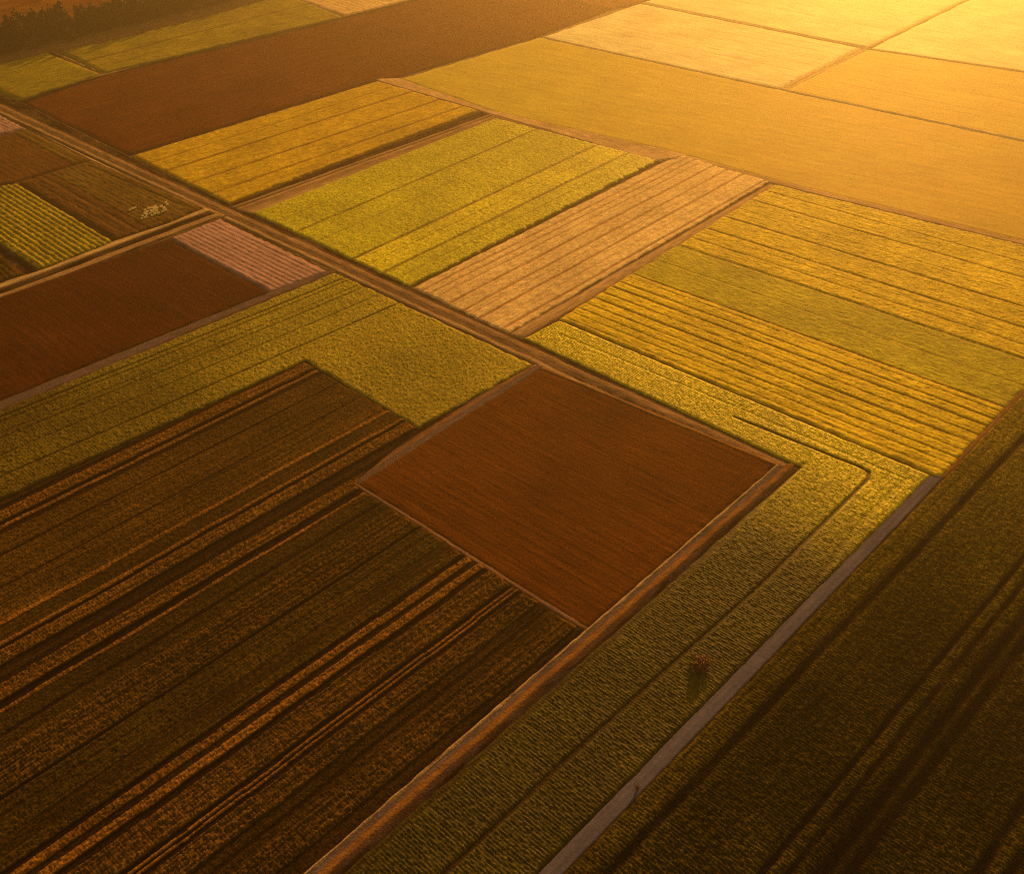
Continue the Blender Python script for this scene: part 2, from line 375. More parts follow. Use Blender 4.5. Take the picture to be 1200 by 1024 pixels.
# green L strip
fr = Frame(*A1)
lt = [([(42, 1350), (250, 1166), (390, 1042), (620, 837), (800, 678), (941, 544)], .42, .75), ([(195, 1350), (404, 1150), (523, 1022), (660, 894), (800, 768), (897, 681), (1017, 562), (1018, 554), (1008, 548), (985, 539), (930, 517), (860, 489)], .36, 1),
      ([(860, 800), (940, 710), (1000, 622), (1063, 562)], .5, .35), ([(655, 392), (860, 477), (1060, 562)], .3, .4)]
sheet('green_field', 'dark green L-shaped crop strip bending around the square ploughed field', 'field', 'stuff',
      [(614, 397), (655, 376), (1090, 557), (1086, 561), (630, 1024), (306, 1350), (32, 1350), (248, 1166), (402, 1024), (938, 548), (912, 536)], fr, (.19, .12),
      groove(crop_light_fade(fr, relief(fr, .24, .42, ptint=.03, cover0=1.6, across=True, plant=.36, ridge=.24, lump=.5, grain=.13, seed=51, tint0=.0, patch=.05, lines=()), (938, 546), -24, 8, .95), lt), M['dkgreen'], seed=6, rag=.12)  # tint brightens into the arm: light falloff painted into the crop colour
# right field
lt = [(800, 932, .6, 1), (893, 1024, .42, 1), (930, 1017, .42, 1), (967, 1020, .75, 1), (997, 1020, .75, 1), (1150, 1017, .6, 1), (1185, 1020, .6, 1), (760, 930, .2, .4), (840, 960, .15, .35), (1060, 1020, .25, .5)]
bands = [b(640, 1040, .22, .8, 1, 1), b(690, 1024, .12, .9, .95, 1), b(735, 1024, .05, 1, 1, 1), b(893, 1024, .14, 1, 1, 1), b(930, 1017, .04, 1, 1, 1), b(967, 1020, .2, .4, .35, 1), b(997, 1020, .04, 1, 1, 1), b(1150, 1017, .2, 1, 1, 1), b(1185, 1020, .03, 1, 1, 1)]
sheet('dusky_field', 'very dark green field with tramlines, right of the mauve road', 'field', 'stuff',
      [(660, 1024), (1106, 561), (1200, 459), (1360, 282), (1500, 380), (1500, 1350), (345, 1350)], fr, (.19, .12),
      crop_light_fade(fr, relief(fr, .32, .44, ptint=.04, streak=.12, gd=.5, across=True, plant=.34, ridge=.24, lump=.55, grain=.22, seed=61, patch=.06, lines=lt, bands=bands), (1105, 562), -45, 50, .85), M['dark'], seed=7, rag=.12)  # tint lightens away from the near corner, painting in the light falloff
# yellow field right
fr = Frame((650, 375), (1095, 558))
b2 = [b(908, 217, .1, 1, 1, 1), b(800, 288, -.9, .9, 1, .6), b(742, 320, .45, 1, 1, 1), b(640, 382, .2, 1, 1, 1)]
ly = [(895, 224, 0.26, 0.48), (883, 236, 0.34, 0.64), (868, 246, 0.21, 0.40), (850, 255, 0.38, 0.72), (832, 270, 0.34, 0.68), (822, 274, 0.17, 0.40), (812, 280, 0.26, 0.56), (800, 290, 0.34, 0.64), (772, 306, 0.21, 0.48),
      (742, 322, 0.38, 0.80), (735, 325, 0.21, 0.48), (726, 331, 0.26, 0.72), (716, 336, 0.34, 0.80), (705, 343, 0.21, 0.64), (695, 349, 0.34, 0.80), (684, 355, 0.21, 0.64), (676, 361, 0.26, 0.64), (668, 366, 0.21, 0.64), (660, 372, 0.26, 0.48)]
M['yel2'] = crop_mat('gold_crop', C(0.19, 0.1, 0.01), C(0.34, 0.34, 0.008), C(0.62, 0.5, 0.012), streak=4.0, fine=1.3, var=.35)
sheet('yellow_field', 'large bright yellow striped crop field with a green middle band, on the right', 'field', 'stuff',
      [(655, 374), (908, 217), (1200, 288.2), (1420, 344), (1360, 278), (1200, 456), (1104, 559), (1092, 557)], fr, (.24, .42),
      relief(fr, .26, .5, plant=.5, ridge=.25, lump=.32, seed=71, tint0=.75, patch=.15, lines=ly, bands=b2, wob=.1, streak=.12), M['yel2'], seed=8)
# pink stubble
fr = Frame((485, 340), (800, 184))
sheet('pale_stubble_field', 'pale pinkish tan stubble field between the lime and the yellow fields', 'field', 'stuff',
      [(483, 338), (779, 190), (800, 183.5), (902, 213), (596, 391.5)], fr, (.26, .45),
      relief(fr, .2, .7, streak=.15, plant=.8, ridge=.25, lump=.45, seed=81, tint0=.3, patch=.2,
             lines=[(491, 343, .3, .9), (499, 347, .25, .9), (508, 351, .25, .7), (525, 357, .35, 1), (542, 365, .35, .9), (551, 369, .2, .5), (561, 374, .35, 1), (574, 380, .2, .5), (587, 387, .35, 1)]), M['pink'], seed=9)
# lime field
fr = Frame((480, 336), (770, 188))
b3 = [b(296, 252, .15, 1, 1, 1), b(417, 303, .75, 1, 1, 1), b(452, 319, .35, 1, 1, 1), b(480, 336, .2, 1, 1, 1)]
sheet('lime_field', 'yellowish lime green crop field in the centre, beside the pale stubble', 'field', 'stuff',
      [(297, 250), (581, 139), (771, 188.5), (480, 336)], fr, (.22, .26),
      relief(fr, .24, .5, across=True, plant=.4, ridge=.25, lump=.45, seed=91, patch=.15, bands=b3,
             lines=[(347, 273, .4, .9), (372, 284, .25, .4), (417, 303, .45, 1), (433, 310, .2, .5), (452, 319, .45, 1), (466, 327, .25, .5), (322, 262, .2, .4)]), M['lime'], seed=10)
# orange
fr = Frame((153, 184), (443, 95))
sheet('amber_field', 'amber orange crop field with few dark furrows, left of the lime field', 'field', 'stuff',
      [(156, 183), (443, 96), (560, 130), (268, 239)], fr, (.35, .5),
      relief(fr, .3, .9, plant=1.2, ridge=.25, lump=.4, seed=101, tint0=.4, patch=.3,
             lines=[(173, 193, .35, .6), (190, 203, .45, 1), (220, 217, .45, 1), (245, 229, .45, .9), (205, 210, .2, .4), (258, 235, .25, .4)]), M['amber'], seed=11)
# big brown
fr = Frame((25, 122), (402, 23))
sheet('fallow_field', 'long smooth brown fallow field running from the left track to the far top', 'field', 'structure',
      [(28, 122), (122, 90), (402, 24), (490, 1), (640, -34), (700, -18), (655, 0), (711, 13), (630, 43), (463, 91), (440, 94), (152, 181)], fr, (.7, 1.2),
      relief(fr, .15, 3.0, plant=6, ridge=.4, lump=.5, seed=111, tint0=.05, patch=.1, cover0=.9, wob=.2, lines=[(60, 137, .4, .5), (95, 152, .3, .4), (330, 128, .3, .4)]), M['brown'], seed=12)
# far tan
fr = Frame((575, 133), (1200, 283))
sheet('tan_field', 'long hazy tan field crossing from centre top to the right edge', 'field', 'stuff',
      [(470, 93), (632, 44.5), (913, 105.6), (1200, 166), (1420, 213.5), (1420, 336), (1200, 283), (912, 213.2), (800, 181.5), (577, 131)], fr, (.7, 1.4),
      crop_light_fade(fr, relief(fr, .10, 1.6, plant=3, ridge=.25, lump=.4, seed=121, tint0=.0, patch=.2, wob=.2), (760, 130), -60, 90, .9), M['tan'], seed=13)
fr = Frame((636, 43), (915, 105))
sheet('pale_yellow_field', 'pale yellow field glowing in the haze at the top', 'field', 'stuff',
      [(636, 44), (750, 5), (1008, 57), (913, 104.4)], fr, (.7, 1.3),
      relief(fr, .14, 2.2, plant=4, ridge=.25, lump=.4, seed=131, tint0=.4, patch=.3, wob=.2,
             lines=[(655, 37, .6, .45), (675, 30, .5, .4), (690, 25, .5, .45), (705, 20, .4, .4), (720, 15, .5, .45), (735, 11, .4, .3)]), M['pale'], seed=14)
fr = Frame((918, 106), (1200, 164))
sheet('tan_field', 'hazy golden field at the upper right edge, past the pale yellow field', 'field', 'stuff',
      [(920, 105.5), (1017, 58.2), (1200, 85), (1420, 118.5), (1420, 212), (1200, 165)], fr, (.8, 1.5),
      relief(fr, .1, 2.4, plant=5, ridge=.3, lump=.5, seed=141, grain=.05, tint0=.5, patch=.3, lines=[(950, 92, .6, .7), (975, 80, .6, .6), (1000, 70, .5, .5)]), M['tan'], seed=15)
fr = Frame((755, 3), (1012, 55))
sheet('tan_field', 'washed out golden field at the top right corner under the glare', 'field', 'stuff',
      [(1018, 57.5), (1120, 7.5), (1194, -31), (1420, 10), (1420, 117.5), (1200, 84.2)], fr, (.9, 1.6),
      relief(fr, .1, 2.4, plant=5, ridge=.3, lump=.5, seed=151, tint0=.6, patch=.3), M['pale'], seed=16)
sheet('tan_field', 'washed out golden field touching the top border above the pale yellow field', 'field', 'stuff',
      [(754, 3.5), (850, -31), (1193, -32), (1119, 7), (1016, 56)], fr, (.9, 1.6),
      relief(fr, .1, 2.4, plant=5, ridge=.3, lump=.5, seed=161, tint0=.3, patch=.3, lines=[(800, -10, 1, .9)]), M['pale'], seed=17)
sheet('tan_field', 'small tan field at the top border left of the pale yellow field', 'field', 'structure',
      [(660, -1), (705, -17), (846, -32), (752, 3), (714, 12)], fr, (.9, 1.6),
      relief(fr, .2, 2.4, plant=5, ridge=.3, lump=.5, seed=171, tint0=.8, patch=.3), M['brown'], seed=18)
fr = Frame((338, -4), (406, 20))
sheet('pale_stubble_field', 'pinkish stubble patch at the top border past the green fields', 'field', 'stuff',
      [(340, -4), (404, 19), (490, -2), (560, -20), (450, -48)], fr, (.8, 1.0),
      relief(fr, .3, 2.4, plant=3, ridge=.4, lump=.5, seed=181, tint0=.2, patch=.3), M['pink'], seed=19)
fr = Frame((68, 61), (335, -5))
sheet('green_field', 'yellow green far field behind the brown fallow, beside the tree belt', 'field', 'stuff',
      [(71, 61), (145, 46), (262, 15), (312, 1), (336, -5), (402, 21), (122, 87)], fr, (.6, 1.1),
      relief(fr, .5, 2.2, plant=3, ridge=.25, lump=.5, seed=191, tint0=.3, patch=.35, lines=[(98, 74, .5, .9), (112, 82, .3, .5)]), M['farlime'], seed=20)
sheet('green_field', 'small dull green field at the left border below the tree belt', 'field', 'stuff',
      [(-80, 84), (0, 76), (56, 63), (119, 88), (24, 118), (0, 108), (-60, 82)], fr, (.6, 1.1),
      relief(fr, .5, 2.2, plant=3, ridge=.25, lump=.5, seed=201, tint0=.05, patch=.3), M['farlime'], seed=21)
fr = Frame((0, 40), (110, 8))
sheet('fallow_field', 'reddish brown fallow field in the top left corner behind the tree belt', 'field', 'structure',
      [(-260, 110), (0, 60), (130, 30), (280, -8), (380, -45), (60, -110), (-420, 0)], fr, (.9, 1.6),
      relief(fr, .25, 2.6, plant=5, ridge=.4, lump=.5, seed=211, tint0=.6, patch=.3, lines=[(0, 14, .8, .9), (0, 30, .5, .6)]), M['brown'], seed=22)
fr = Frame((0, 72), (280, 8))
sheet('grass_verge', 'mauve brown grass verge along the foot of the tree belt', 'grass', 'stuff',
      [(-120, 106), (0, 62), (130, 32), (280, -4), (345, -20), (336, -6), (312, 0), (262, 14), (145, 45), (70, 60), (58, 62), (0, 75), (-80, 84)], fr, (.6, 1.0),
      relief(fr, .3, 2.0, plant=2, ridge=.1, lump=.7, seed=221, tint0=.1, patch=.3), M['verge'], seed=23)
# left cluster
fr = Frame((0, 135), (32, 151))
sheet('mauve_field', 'small mauve stubble patch at the left border, left of the main track', 'field', 'stuff',
      [(-80, 108), (0, 136), (29, 151), (0, 158), (-110, 172)], fr, (.4, .8), relief(fr, .3, 1.1, plant=2, ridge=.4, lump=.4, seed=231, tint0=.3), M['mauve'], seed=24)
fr = Frame((32, 151), (105, 188))
sheet('drab_field', 'reddish brown drab field at the left border, above the drab olive field', 'field', 'stuff',
      [(-110, 174), (0, 159), (31, 152), (104, 188), (14, 214), (0, 216), (-150, 262)], fr, (.45, .9),
      relief(fr, .3, 1.8, plant=3, ridge=.25, lump=.4, seed=241, tint0=.0, patch=.15,
             bands=[b(100, 188, .0, 1, 1, 1), b(86, 192, .95, .6, .9, 1), b(-150, 262, .95, .6, .9, 1)]), M['drab'], seed=25)
fr = Frame((22, 215), (137, 283))
sheet('drab_field', 'drab olive field with pale bales at its corner beside the crossroads', 'field', 'stuff',
      [(23, 214), (107, 189), (236, 243), (196, 262), (138, 281)], fr, (.38, .8),
      relief(fr, .35, 1.3, across=False, plant=2, ridge=.2, lump=.5, head=(2.6, .3, .8), seed=251, tint0=0.05, patch=.15,
             bands=[b(107, 189, .0, 1, 1, 1), b(60, 203, .55, .8, .9, 1), b(22, 215, .8, .7, .9, 1)],
             lines=[(50, 207, .35, .9), (40, 210, .25, .5), (28, 214, .3, .6)]), M['drab'], seed=26)
sheet('lime_field', 'small striped yellow green field at the left border', 'field', 'stuff',
      [(-150, 265), (0, 219), (20, 216), (133, 284), (47, 317), (0, 286), (-40, 262)], fr, (.3, .6),
      relief(fr, .4, 1.35, plant=.8, ridge=.45, lump=.35, seed=261, tint0=.75, patch=.1, wob=.08), M['olive'], seed=27)
fr2 = Frame((0, 297), (30, 322))
sheet('stubble_field', 'tiny dark rough stubble corner at the left border beside the yellow green field', 'field', 'stuff',
      [(-160, 275), (-45, 268), (0, 298), (29, 322), (0, 332), (-160, 395)], fr2, (.35, .5), relief(fr2, .4, 1.2, plant=1, ridge=.4, lump=.5, seed=271, tint0=.1), M['stubble'], seed=28)
fr = Frame((195, 280), (315, 343))
sheet('ploughed_field', 'long dark brown ploughed field at the left border with mauve stubble at its end', 'field', 'structure',
      [(-220, 432), (0, 349), (196, 281), (313, 343), (0, 470), (-220, 560)], fr, (.36, .6),
      relief(fr, .06, 1.2, plant=6, ridge=.3, lump=.6, streak=.25, seed=281, tint0=.05, patch=.15, cover0=.8,
             lines=[(60, 328, .3, .7), (100, 313, .25, .6), (20, 342, .3, .7), (150, 297, .2, .4)]), M['earth2'], edge=.8, seed=29)
sheet('mauve_field', 'pinkish mauve stubble field in rows beside the main track, near the crossroads', 'field', 'stuff',
      [(200, 279), (257, 257), (383, 318), (318, 342)], fr, (.3, .6),
      relief(fr, .18, 1.3, plant=1.0, ridge=.5, lump=.3, seed=291, tint0=.4, patch=.2, wob=.08), M['mauve'], seed=30)

# ------------------------------------------------------------------ tracks
def strip(name, label, cat, path_l, path_r, fr, res, stops, mat, seed, z0=.012, edge=.15, kind='structure'):
    sheet(name, label, cat, kind, path_l + path_r[::-1], fr, res, profile(stops, seed), mat, edge=edge, z0=z0, rag=.12, seed=seed)
# main track, profile measured across at (560,398)-(600,370): from the pale stubble side to the olive side
fr = Frame((0, 118), (935, 541))
u_hi, u_lo = fr.U(590, 383), fr.U(618, 431)
def um(f): return u_lo + (u_hi - u_lo) * f
st = [(um(-.3), .0, .8, 1), (um(.0), .05, .6, .9), (um(.04), .12, .9, .1), (um(.10), .1, .8, .15), (um(.14), -.05, .9, 1), (um(.22), -.10, .85, .95), (um(.27), .05, .6, .2), (um(.33), .05, .5, .3), (um(.40), .0, .7, .9),
      (um(.52), .0, .55, .85), (um(.58), .08, .15, .3), (um(.68), .08, .1, .3), (um(.73), .0, .7, .9), (um(.86), -.06, .95, 1), (um(1.0), -.05, .95, 1), (um(1.4), 0, .9, 1)]  # last dark stops paint the shadow along the stubble side
strip('dirt_track', 'main brown dirt track with several ruts running diagonally across all the fields', 'track',
      [(-110, 62), (0, 110), (25, 121), (152, 184), (270, 240), (296, 251), (480, 336), (598, 392), (614, 398), (936, 545)],
      [(-130, 78), (0, 134), (32, 150), (106, 188), (240, 246), (258, 256), (388, 318), (628, 430), (905, 545), (936, 551)], fr, (.18, .5), st, M['track'], 301)
# far cross track
fr = Frame((443, 95), (770, 190))
c = lambda x, y: fr.U(x, y)
u0, u1 = c(575, 139), c(575, 131)
st = [(u0, .0, 1, 1), (u0 + (u1 - u0) * .25, .0, .9, .9), (u0 + (u1 - u0) * .45, .05, .2, .2), (u0 + (u1 - u0) * .6, .0, .9, 1), (u0 + (u1 - u0) * .75, .1, .9, 0), (u1, .1, .9, .1)]
strip('dirt_track', 'far dirt track along the near side of the hazy tan field', 'track', [(441, 93), (468, 92), (576, 130), (800, 180.5), (912, 212), (1200, 282), (1420, 335)],
      [(445, 96), (562, 130), (582, 139), (770, 189), (800, 185), (906, 215.5), (1200, 287.5), (1420, 343)], fr, (.25, .8), st, M['track'], 311)
# track between amber and lime
fr = Frame((270, 240), (570, 133))
c = lambda x, y: fr.U(x, y)
u0, u1 = c(283, 251), c(266, 240)
f = lambda q: u0 + (u1 - u0) * q
st = [(f(-.2), .05, .8, .2), (f(.1), .05, .6, .4), (f(.3), .05, .1, .4), (f(.45), .08, .6, .15), (f(.55), -.05, .9, 1), (f(.68), .06, .7, .3), (f(.78), -.1, 1, 1), (f(1.2), -.1, 1, 1)]
strip('dirt_track', 'dirt track between the amber field and the lime field', 'track', [(268, 240), (562, 131), (578, 132)], [(276, 246), (296, 251), (581, 140)], fr, (.22, .7), st, M['track'], 321)
# track at left below striped field
fr = Frame((0, 344), (250, 250))
c = lambda x, y: fr.U(x, y)
u0, u1 = c(100, 316), c(100, 298)
f = lambda q: u0 + (u1 - u0) * q
st = [(f(-.2), .05, .8, .7), (f(.12), .05, .9, 1), (f(.25), .06, .3, .2), (f(.38), .06, .3, .2), (f(.5), -.1, 1, 1), (f(.78), -.1, 1, .95), (f(.88), .1, .9, .05), (f(1.0), .1, .9, .2), (f(1.3), 0, .9, .8)]
strip('dirt_track', 'dirt track on the left leading to the crossroads above the dark ploughed field', 'track',
      [(-220, 412), (0, 331), (48, 317), (136, 282), (198, 262), (240, 244), (258, 252)], [(-220, 434), (0, 349), (196, 281), (258, 257), (270, 252)], fr, (.2, .6), st, M['track'], 331)
# dark ditch left
fr = Frame((0, 288), (42, 318))
c = lambda x, y: fr.U(x, y)
strip('ditch', 'short dark ditch beside the striped yellow green field at the left border', 'ditch', [(-42, 262), (0, 287), (46, 318)], [(-46, 267), (0, 298), (30, 323)], fr, (.3, .6),
      [(c(0, 300), -.1, 1, 1), (c(0, 293), -.2, 1, 1), (c(0, 286), -.1, 1, 1)], M['track'], 341)
# mauve path left
fr = Frame((0, 475), (318, 344))
c = lambda x, y: fr.U(x, y)
strip('dirt_path', 'thin mauve path between the dark ploughed field and the olive field', 'path', [(-220, 560), (0, 470), (318, 342), (383, 317)], [(-220, 569), (0, 482), (330, 346), (392, 320)], fr, (.2, .6),
      [(c(0, 482), .0, .7, 1), (c(0, 479), .05, .3, .3), (c(0, 476), .05, .0, .3), (c(0, 473), .05, .1, .2), (c(0, 470), 0, .9, 1)], M['path'], 351)
# path olive / square
fr = Frame((415, 567), (630, 429))
c = lambda x, y: fr.U(x, y)
u0, u1 = c(518, 508), c(505, 498)
f = lambda q: u0 + (u1 - u0) * q
strip('dirt_path', 'pale grassy path between the olive field and the square ploughed field', 'path', [(412, 566), (420, 562), (490, 502), (627, 427)], [(418, 570), (422, 568), (636, 431), (640, 428)], fr, (.2, .5),
      [(f(-.1), .0, .8, 1), (f(.15), .05, .3, .3), (f(.45), .05, .1, .3), (f(.6), .06, .8, 0), (f(.8), .03, .6, .3), (f(.95), -.05, .9, 1), (f(1.3), -.05, .9, 1)], M['path'], 361)
# path stubble / square
fr = Frame((415, 568), (688, 738))
c = lambda x, y: fr.U(x, y)
strip('grass_margin', 'thin dry grass margin along the lower left side of the square ploughed field', 'field margin', [(414, 566), (420, 564), (690, 735)], [(413, 571), (418, 571), (683, 740)], fr, (.15, .5),
      [(c(550, 655), .0, .7, 1), (c(550, 652.5), .1, .7, .1), (c(550, 650), .08, .3, .3), (c(550, 647), -.05, .9, 1)], M['path'], 371, kind='stuff')
fr = Frame((640, 429), (915, 541))
c = lambda x, y: fr.U(x, y)
strip('grass_margin', 'thin pale grass line along the far side of the square ploughed field', 'field margin', [(632, 431), (650, 431), (914, 540)], [(636, 436), (650, 439), (908, 547)], fr, (.15, .5),
      [(c(780, 492), .12, 1, 0), (c(780, 490.2), .1, 1, .0), (c(780, 488.5), -.02, .8, .9), (c(780, 493.5), -.02, .8, 1)], M['path'], 381, kind='stuff', z0=.03)
# path square / green strip
fr = Frame((388, 1024), (930, 548))
c = lambda x, y: fr.U(x, y)
X0 = 400
st = [(c(X0, 975), .0, .8, .9), (c(X0, 983), -.05, .9, 1), (c(X0, 987), .10, .7, .1), (c(X0, 989), .06, .05, .3), (c(X0, 996), .06, .05, .3), (c(X0, 998), .10, .6, .7), (c(X0, 1000), .12, .95, 0), (c(X0, 1008), .12, .95, .05), (c(X0, 1012), .05, .7, .8), (c(X0, 1022), .0, .9, 1)]
strip('dirt_path', 'mauve path with an orange grass edge between the square ploughed field and green strip', 'path', [(-20, 1350), (190, 1166), (352, 1024), (690, 735), (908, 546), (914, 540)],
      [(72, 1350), (262, 1166), (408, 1024), (934, 553), (940, 546)], fr, (.14, .4), st, M['path'], 391)
strip('grass_margin', 'thin pale dry grass line along the mauve path, right of the square ploughed field', 'field margin', [(-27, 1350), (365, 1016), (690, 735.8), (911, 544.3)],
      [(-24.5, 1352.5), (367.5, 1018.5), (692, 738), (913, 546.3)], fr, (.1, .4), [(c(X0, 984), .05, .9, .6), (c(X0, 986), .14, .9, .2), (c(X0, 988), .05, .9, .6)], M['track'], 471, kind='stuff', z0=.07)
# road right
fr = Frame((644, 1024), (1095, 559))
c = lambda x, y: fr.U(x, y)
st = [(c(618, 1024), -.1, 1, 1), (c(628.5, 1024), -.05, 1, 1), (c(631, 1024), .03, .1, .3), (c(635, 1024), .03, .0, 0), (c(639, 1024), .04, .0, 0), (c(644, 1024), .07, .3, .25), (c(650, 1024), .04, 0, 0), (c(654, 1024), .03, 0, 0), (c(657.5, 1024), .03, .15, .4), (c(660, 1024), -.05, 1, 1), (c(668, 1024), -.1, 1, 1)]  # dark stops left of the road paint the crop's shadow
sheet('farm_road', 'smooth mauve grey farm road between the green strip and the dusky field', 'road', 'structure', [(273, 1350), (612, 1024), (1075, 562), (1087, 556), (1106, 558), (1110, 562), (670, 1024), (355, 1350)], fr, (.14, .6),
      profile(st, 401, wob=.03, rough=.03), M['road'], edge=.1, z0=.012, rag=.03, seed=401)
# bank between yellow and dusky
strip('grass_margin', 'reddish brown grass bank between the yellow field and the dusky field at the right', 'field margin', [(1102, 559), (1200, 454), (1352, 284)], [(1107, 563), (1200, 466), (1362, 292)], fr, (.18, .5),
      [(c(1150, 500), .0, .6, .6), (c(1150, 512), .15, .8, .1), (c(1150, 520), 0, .8, .9)], M['path'], 411, kind='stuff')
fr = Frame((598, 393), (905, 215))
c = lambda x, y: fr.U(x, y)
u0, u1 = c(614, 397), c(596, 391)
f = lambda q: u0 + (u1 - u0) * q
strip('dirt_path', 'pale mauve grassy path between the pale stubble field and the yellow field', 'path', [(594, 391), (901, 213)], [(615, 398), (909, 220)], fr, (.18, .6),
      [(f(0), .0, .6, .9), (f(.25), .05, .5, .1), (f(.5), .08, .5, .0), (f(.75), .06, .7, 0), (f(1), .0, .9, 1)], M['track'], 451)
# thin boundaries far away
fr = Frame((915, 105), (1010, 57))
c = lambda x, y: fr.U(x, y)
strip('dirt_track', 'pale thin track between the pale yellow field and the hazy golden field', 'track', [(911, 104), (1006, 57)], [(922, 107), (1018, 58)], fr, (.3, .9),
      [(c(912, 104), .05, .7, .3), (c(915, 105), .12, .9, 0), (c(917, 106), .05, .2, .2), (c(920, 106), .12, .9, 0)], M['drygrass'], 421)
fr = Frame((915, 105), (1200, 165))
c = lambda x, y: fr.U(x, y)
strip('grass_margin', 'pale thin grass line between the long tan field and the hazy golden field', 'field margin', [(915, 103.5), (1200, 164), (1420, 211)], [(915, 106.5), (1200, 167.5), (1420, 215)], fr, (.3, .9),
      [(c(1200, 163), .05, .9, .5), (c(1200, 165), .3, .95, 0), (c(1200, 167), .05, .9, .6)], M['drygrass'], 461, kind='stuff', z0=.05)
def pale_line(label, pts, wd, seed):
    wp = [P(*q) for q in pts]
    fr = Frame(pts[0], pts[-1])
    L, Rr = [], []
    for k, q in enumerate(wp):
        d = wp[min(k + 1, len(wp) - 1)] - wp[max(k - 1, 0)]; d = d / np.linalg.norm(d); n = np.array([-d[1], d[0]]) * wd
        L.append(q + n); Rr.append(q - n)
    def hf(u, v, X, Y, sd):
        k = np.clip(sd / wd, 0, 1)
        return .25 * k + .05, .6 + .4 * k + .2 * (vn(u, v / 4.0, seed) - .5), .25 - .2 * k + .3 * (vn(u / 2.0, v / 9.0, seed + 1) - .5)
    sheet('grass_margin', label, 'field margin', 'stuff', [back_px(q) for q in L] + [back_px(q) for q in Rr[::-1]], fr, (.3, .9), hf, M['drygrass'], edge=.2, z0=.05, rag=.1, seed=seed)
def back_px(q):
    d = W.T @ np.array([q[0], q[1], -H]); return (CX + F * d[0] / d[2], CY - F * d[1] / d[2])
pale_line('pale grass line between the long tan field and the pale yellow field', [(636, 44), (913, 105)], .9, 481)
pale_line('pale grass line along the far side of the pale yellow and hazy golden fields', [(751, 4.4), (1012, 57), (1200, 84.7), (1420, 118)], .9, 491)
pale_line('pale grass line dividing the two washed out golden fields at the top', [(1017, 57), (1119.5, 7.2), (1193.5, -31.5)], .9, 501)
fr = Frame((25, 122), (402, 22))
c = lambda x, y: fr.U(x, y)
strip('ditch', 'thin dark ditch along the far edge of the brown fallow field', 'ditch', [(20, 119), (120, 87), (404, 20), (495, -3)], [(27, 123), (122, 91), (404, 25), (495, 1)], fr, (.3, .9),
      [(c(122, 91), .0, 1, 1), (c(122, 89), -.05, 1, 1), (c(122, 87), .1, .7, .3)], M['track'], 431)
fr = Frame((60, 62), (121, 88))
c = lambda x, y: fr.U(x, y)
strip('ditch', 'short dark ditch dividing the two green fields below the tree belt', 'ditch', [(64, 61), (123, 87)], [(57, 63), (117, 88)], fr, (.3, .8),
      [(c(95, 78), -.05, 1, 1), (c(95, 75), .05, .8, .5), (c(95, 73), .05, .8, .7)], M['track'], 441)

# ------------------------------------------------------------------ trees
def leaf_mat(name, ca, cb):
    T = NT(name); tc = T.n('ShaderNodeTexCoord').outputs['Object']; oi = T.n('ShaderNodeObjectInfo').outputs['Random']
    n = T.noise(tc, 1.2, 3.0); col = T.mix(T.ramp(n, .3, .7), ca, cb)
    f = T.ramp(oi, 0, 1, .75, 1.3); cb_ = T.n('ShaderNodeCombineXYZ')
    for i in range(3): T.l(f, cb_.inputs[i])
    col = T.mix(1.0, col, cb_.outputs[0], 'MULTIPLY')
    T.l(col, T.b.inputs['Base Color']); T.b.inputs['Roughness'].default_value = .6; T.b.inputs['Specular IOR Level'].default_value = .3
    tr = T.n('ShaderNodeBsdfTranslucent'); T.l(col, tr.inputs['Color'])
    mx = T.n('ShaderNodeMixShader'); mx.inputs[0].default_value = .18
    out = [q for q in T.t.nodes if q.type == 'OUTPUT_MATERIAL'][0]
    T.l(T.b.outputs[0], mx.inputs[1]); T.l(tr.outputs[0], mx.inputs[2]); T.l(mx.outputs[0], out.inputs['Surface'])
    return T.m
LD = leaf_mat('dark_leaves', C(.012, .012, .004), C(.030, .026, .006))
LO = leaf_mat('olive_leaves', C(.08, .07, .012), C(.12, .095, .016))
LR = leaf_mat('russet_leaves', C(.06, .024, .014), C(.15, .065, .03))
T = NT('bark'); T.l(T.mix(T.noise(T.n('ShaderNodeTexCoord').outputs['Object'], 3.0), C(.05, .03, .015), C(.11, .065, .035)), T.b.inputs['Base Color']); T.b.inputs['Roughness'].default_value = .9
BARK = T.m
def tubes(bm, segs, sides=6):
    for p, q, r0, r1 in segs:
        p, q = Vector(p), Vector(q); d = (q - p).normalized(); a = d.orthogonal().normalized(); bb = d.cross(a)
        rings = []
        for cc, r in ((p, r0), (q, r1)):
            rings.append([bm.verts.new(cc + (a * math.cos(t) + bb * math.sin(t)) * r) for t in [2 * math.pi * k / sides for k in range(sides)]])
        for k in range(sides):
            bm.faces.new((rings[0][k], rings[0][(k + 1) % sides], rings[1][(k + 1) % sides], rings[1][k]))
        bm.faces.new(rings[1])
def leaf_cloud(r, pts, size, name, mat):
    """pts: list of (centre, radius, count): leaf faces spread in each clump"""
    co, fa = [], []
    for (cx, cy, cz), rad, cnt in pts:
        for _ in range(cnt):
            v = r.normal(size=3); v /= np.linalg.norm(v); v *= rad * (0.35 + 0.75 * r.random() ** .6); v[2] *= .8
            p = np.array([cx, cy, cz]) + v
            a = r.normal(size=3); a /= np.linalg.norm(a); bb = np.cross(a, r.normal(size=3)); bb /= np.linalg.norm(bb)
            s = size * (0.6 + .8 * r.random()); k = len(co)
            co += [p - a * s, p + bb * s * .6, p + a * s, p - bb * s * .6]; fa.append((k, k + 1, k + 2, k + 3))
    me = bpy.data.meshes.new(name); me.from_pydata([tuple(q) for q in co], [], fa); me.materials.append(mat); return me
